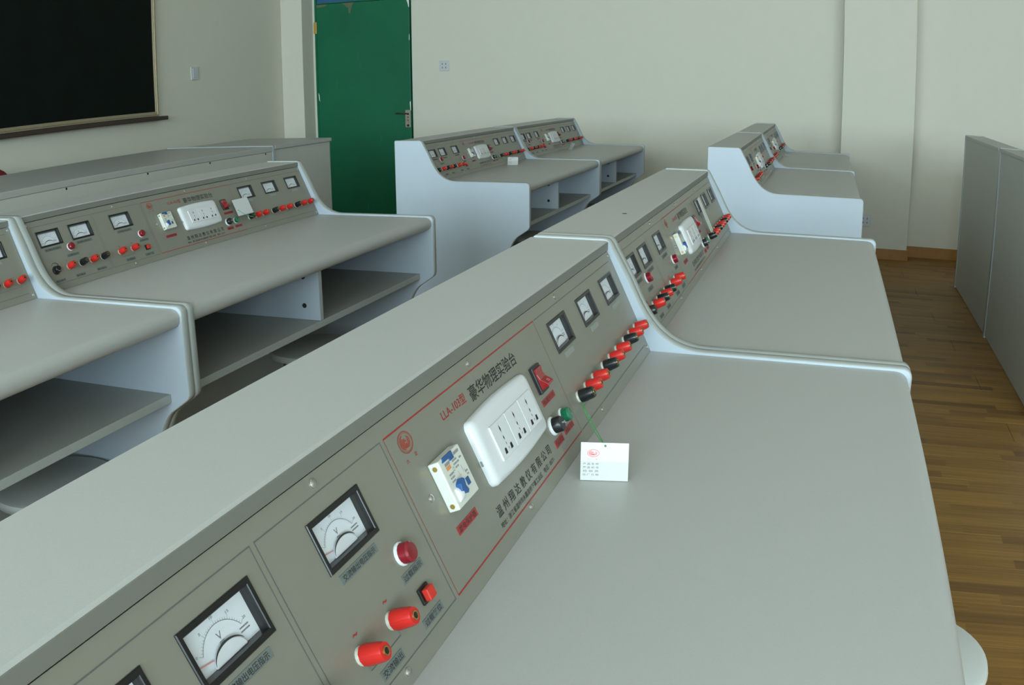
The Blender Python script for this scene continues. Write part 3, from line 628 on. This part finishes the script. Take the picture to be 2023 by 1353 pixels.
    zz.add([(0.0120, 0.0235, 0.00640), (0.0130, 0.0235, 0.00640), (0.0130, 0.0260, 0.00680), (0.0120, 0.0260, 0.00680)], [(0, 1, 2, 3)])
    link('switch_marks', zz.mesh('switch_marks', 'card_red'), None, rk)
    return root

BENCH = make_bench()
MIDX, FRONTX, REARX = 0.0, -1.2733, 1.2728
SPOTS = [  # x, y, label
    (MIDX, -1.2, 'pale grey lab bench of the middle row, at the window end', 'middle'),
    (MIDX, 0.0, 'pale grey lab bench of the middle row, on the window side of the cross aisle', 'middle'),
    (MIDX, 2.131, 'pale grey lab bench of the middle row, just past the cross aisle', 'middle'),
    (MIDX, 3.331, 'pale grey lab bench of the middle row, at the end by the door wall', 'middle'),
    (FRONTX, -1.182, "pale grey lab bench of the row behind the teacher's desk, at the window end", 'front'),
    (FRONTX, 0.018, "pale grey front row lab bench with a tag stood up against its meters", 'front'),
    (FRONTX, 2.149, "pale grey lab bench in front of the green door, past the cross aisle", 'front'),
    (FRONTX, 3.349, "pale grey lab bench of the front row, at the end by the door wall", 'front'),
    (REARX, 2.085, 'grey lab bench of the rear row showing its back panel, next to the cross aisle', 'rear'),
    (REARX, 3.285, 'grey lab bench of the rear row showing its back, at the door wall end', 'rear'),
]
for i, (x, y, lab, row) in enumerate(SPOTS):
    b = BENCH if i == 0 else copy_tree(BENCH)
    b.location = (x, y, 0); tag(b, lab, 'lab bench', 'physics lab benches in rows')
    if i == 1:
        link('cable_hole', MB().lathe([(0.0045, 0.9206), (0.0045, 0.9210)], 14, (0.0805, 0.277, 0)).mesh('cable_hole', 'dark_hole'), None, b)

# ------------------------------------------------------------------ inspection tags on green strings
def make_tag(loc, rz, lean, cw, ch, label, string_to, fold=True, hole=(0.5, 0.92), printed=True):
    """card standing on its lower edge in the local xz plane, leaning back by `lean` (radians)"""
    root = empty('inspection_tag', loc, rz); tag(root, label, 'tag', 'white inspection tags on the benches')
    rm = Matrix.Rotation(-lean, 4, 'X')
    def tr(mb): mb.v = [tuple(rm @ Vector((x, -z, y))) for x, y, z in mb.v]; return mb      # card plane: x, up, out towards -y
    half = ch*0.5
    link('card', tr(MB().box(-cw/2, cw/2, half, ch, -0.0004, 0)).mesh('card', 'card'), None, root)
    link('lower_leaf', tr(MB().box(-cw/2, cw/2, 0, half, -0.0004, 0.0002)).mesh('lower_leaf', 'card_inner' if fold else 'card'), None, root)
    e = emblem_mesh(-cw*0.24, ch*0.72, cw*0.125, ch*0.10, 0.0003, None)
    for k, (t, x) in enumerate((('六', -0.34), ('龙', -0.17))):
        q_ = text_mesh(t, cw*(x-0.02), cw*(x+0.02), ch*0.54, ch*0.58, 0.0003, None); e.add(q_.v, q_.f)
    if printed: link('emblem', tr(e).mesh('tag_emblem', 'card_red'), None, root)
    pr = MB()
    for k, t in enumerate(('产 品 名 称', '产 品 编 号', '检 验 员', '出 厂 日 期')):
        y = ch*(0.41-0.095*k); q_ = text_mesh(t, -cw*0.45, -cw*0.12, y, y+ch*0.055, 0.0004, None); pr.add(q_.v, q_.f)
    if printed: link('lettering', tr(pr).mesh('tag_lettering', 'print_scale'), None, root)
    hx, hz = cw*(hole[0]-0.5), ch*hole[1]
    link('eyelet', tr(MB().lathe([(0.0011, -0.0006), (0.0011, 0.0005)], 10, (hx, hz, 0))).mesh('eyelet', 'dark_hole'), None, root)
    if string_to is not None:
        mw = Matrix.Translation(Vector(loc)) @ Matrix.Rotation(rz, 4, 'Z')
        p1 = mw.inverted() @ Vector(string_to); p0 = rm @ Vector((hx, -0.0008, hz))
        for side in (-1, 1):
            pts = []
            for i in range(13):
                t = i/12; p = p0.lerp(p1, t); k = math.sin(math.pi*t); p = p+Vector((0.0012*side*k, 0.0012*side*k, -0.004*k)); pts.append(tuple(p))
            link('string', MB().tube(pts, 0.00055, 6).mesh('string', 'string_green', smooth=True), None, root)
    return root
def post_point(bx, by, y, h=0.0035, s=0.0460):
    p = PF(y, s, h).translation; return (bx+p.x, by+p.y, p.z-0.006)
make_tag((0.2310, -0.5080, ZD+0.0006), math.radians(12), math.radians(8), 0.0490, 0.0400, 'white tag with red emblem standing upright on the desktop of the window end bench', post_point(0, -1.2, 0.825), hole=(0.51, 0.92))
def panel_tag(bx, by, y, s, h, cw, ch, label, tilt=0.0, to=None, hole=(0.12, 0.35)):
    """card standing parallel to the control panel, its lower edge on the binding posts"""
    p = PF(y, s, h).translation
    return make_tag((bx+p.x, by+p.y, p.z), math.radians(90), math.radians(25)+tilt, cw, ch, label, to, fold=False, hole=hole, printed=False)
panel_tag(FRONTX, 0.018, 0.7975, 0.0540, 0.0130, 0.0740, 0.0480, 'white tag stood upright between the rocker switch and the meters of a front row bench', 0.0, post_point(FRONTX, 0.018, 0.822, 0.0195))
panel_tag(MIDX, 0.0, 0.8300, 0.0550, 0.0130, 0.0360, 0.0850, 'tall narrow white tag standing before the meters of a middle row bench', 0.0, post_point(0, 0, 0.825, 0.0195))
make_tag((FRONTX+0.236, 2.149+0.812, ZD+0.0006), math.radians(14), math.radians(35), 0.0500, 0.0440, 'white tag leaning on the desktop of the bench before the green door', post_point(FRONTX, 2.149, 0.825))
make_tag((FRONTX+0.226, 3.349+0.700, ZD+0.0006), math.radians(-50), math.radians(30), 0.0480, 0.0420, 'white tag leaning on the desktop of the front row bench by the door wall', post_point(FRONTX, 3.349, 0.825))
make_tag((MIDX+0.215, 3.331+0.780, ZD+0.0006), math.radians(10), math.radians(80), 0.0480, 0.0420, 'white tag lying on the desktop of the middle row bench by the door wall', post_point(0, 3.331, 0.825))

# ------------------------------------------------------------------ stools under the benches
def make_stool():
    root = empty('stool'); zs = 0.42; r = 0.135
    seat = MB().lathe([(0.0, zs-0.026), (r-0.012, zs-0.026), (r-0.003, zs-0.022), (r, zs-0.013), (r-0.003, zs-0.004), (r-0.012, zs), (0.0, zs)], 48).mesh('seat', 'stool_seat', smooth=True)
    link('seat', seat, None, root)
    for k in range(4):
        a = math.radians(45+90*k)
        link('leg', MB().tube([(0.085*math.cos(a), 0.085*math.sin(a), zs-0.026), (0.10*math.cos(a), 0.10*math.sin(a), 0.20), (0.115*math.cos(a), 0.115*math.sin(a), 0.0)], 0.010, 10).mesh('leg', 'stool_leg', smooth=True), None, root)
    rg = [(0.100*math.cos(2*math.pi*k/24), 0.100*math.sin(2*math.pi*k/24), 0.17) for k in range(25)]
    link('foot_ring', MB().tube(rg, 0.006, 8).mesh('foot_ring', 'stool_leg', smooth=True), None, root)
    return root
ST = make_stool()
STOOLS = [((0.591, -0.23), "round pale stool half pushed under the window end bench of the middle row"),
          ((-0.968, -0.138), "round pale stool by the end panel under the window end bench behind the teacher's desk"),
          ((-0.900, -0.470), "round pale stool standing forward under the window end bench behind the teacher's desk"),
          ((-0.952, 0.905), "round pale stool under the bench behind the teacher's desk, near the cross aisle"),
          ((-0.905, 2.97), "round pale stool under the bench before the green door"),
          ((-0.915, 4.10), "round pale stool under the front row bench by the door wall")]
for i, ((x, y), lab) in enumerate(STOOLS):
    s = ST if i == 0 else copy_tree(ST)
    s.location = (x, y, 0); tag(s, lab, 'stool', 'round stools under the benches')

# ------------------------------------------------------------------ teacher's desk: long unit and end cabinet
X0, XB, ZT2 = -2.30, -3.00, 0.857
td = empty('teacher_desk', (X0, 1.2, 0)); tag(td, "long grey teacher's desk with a plain screwed front panel below the blackboard", 'desk')
def tb(x0, x1, y0, y1, z0, z1): return MB().box(x0-X0, x1-X0, y0-1.2, y1-1.2, z0, z1)
link('desk_top', tb(XB, X0, -0.40, 2.820, ZT2-0.030, ZT2-0.003).mesh('desk_top', 'laminate_top', bevel=0.003), None, td)
for a, b in ((-0.42, -0.4005), (2.8205, 2.840)):
    e = link('end_panel', tb(XB, X0, a, b, 0, ZT2-0.0005).mesh('end_panel', 'laminate_panel', bevel=0.002), None, td)
    link('edge_band', tb(XB, X0+0.0008, a+0.001, b-0.001, ZT2-0.0004, ZT2+0.0012).mesh('edge_band', 'edge_band'), None, e)
fp = link('front_panel', tb(X0-0.022, X0-0.002, -0.40, 2.820, 0.06, ZT2-0.0305).mesh('front_panel', 'back_laminate'), None, td)
hol = MB().lathe([(0.005, -0.0022), (0.005, -0.0014)], 12, (0, 0, 0), 'x').mesh('screw_cap', 'dark_hole')
for y in (0.82, 1.319, 1.820, 2.275, 2.755): link('screw_cap', hol, None, fp).location = (0, y-1.2, ZT2-0.036)
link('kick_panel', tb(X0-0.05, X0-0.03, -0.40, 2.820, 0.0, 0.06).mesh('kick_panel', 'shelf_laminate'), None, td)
tc = empty('end_cabinet', (X0, 3.15, 0)); tag(tc, "grey end cabinet closing the teacher's desk beside the green door", 'cabinet')
def cb_(x0, x1, y0, y1, z0, z1): return MB().box(x0-X0, x1-X0, y0-3.15, y1-3.15, z0, z1)
link('body', cb_(-2.865, X0-0.012, 2.852, 3.440, 0.0, ZT2-0.020).mesh('body', 'back_laminate', bevel=0.002), None, tc)
link('top', cb_(-2.870, X0, 2.848, 3.447, ZT2-0.019, ZT2+0.001).mesh('top', 'laminate_top', bevel=0.002), None, tc)
link('edge_strip', cb_(X0-0.0115, X0-0.010, 3.432, 3.4405, 0.0, ZT2-0.020).mesh('edge_strip', 'edge_band'), None, tc)

# maroon chair behind the teacher's desk
ch = empty('chair', (-3.38, 1.97, 0)); tag(ch, "dark red padded chair behind the teacher's desk", 'chair')
def rot_pad(name, cx, cy, cz, sx, sy, sz, m):
    mb = MB().box(cx-sx/2, cx+sx/2, cy-sy/2, cy+sy/2, cz-sz/2, cz+sz/2); return link(name, mb.mesh(name, m, bevel=min(sx, sy, sz)*0.42, seg=4, smooth=True), None, ch)
rot_pad('seat', 0, 0, 0.44, 0.40, 0.40, 0.06, 'maroon_fabric')
bp_ = [(-0.17, 0.55), (-0.18, 0.74)] + [(0.17*math.cos(math.radians(a)), 0.752+0.105*math.sin(math.radians(a))) for a in range(165, 14, -15)] + [(0.18, 0.74), (0.17, 0.55)]
link('backrest', MB().prism(bp_, -0.205, -0.165, lambda a, b, h: (h, a, b)).mesh('backrest', 'maroon_fabric', bevel=0.012, seg=3, smooth=True), None, ch)
for sx in (-0.16, 0.16):
    for sy in (-0.16, 0.16):
        link('leg', MB().tube([(sx, sy, 0.0), (sx, sy, 0.42)], 0.011, 10).mesh('leg', 'stool_leg', smooth=True), None, ch)
for sy in (-0.16, 0.16): link('back_post', MB().tube([(-0.16, sy, 0.42), (-0.185, sy, 0.60)], 0.010, 10).mesh('back_post', 'stool_leg', smooth=True), None, ch)
bpy.context.view_layer.update()
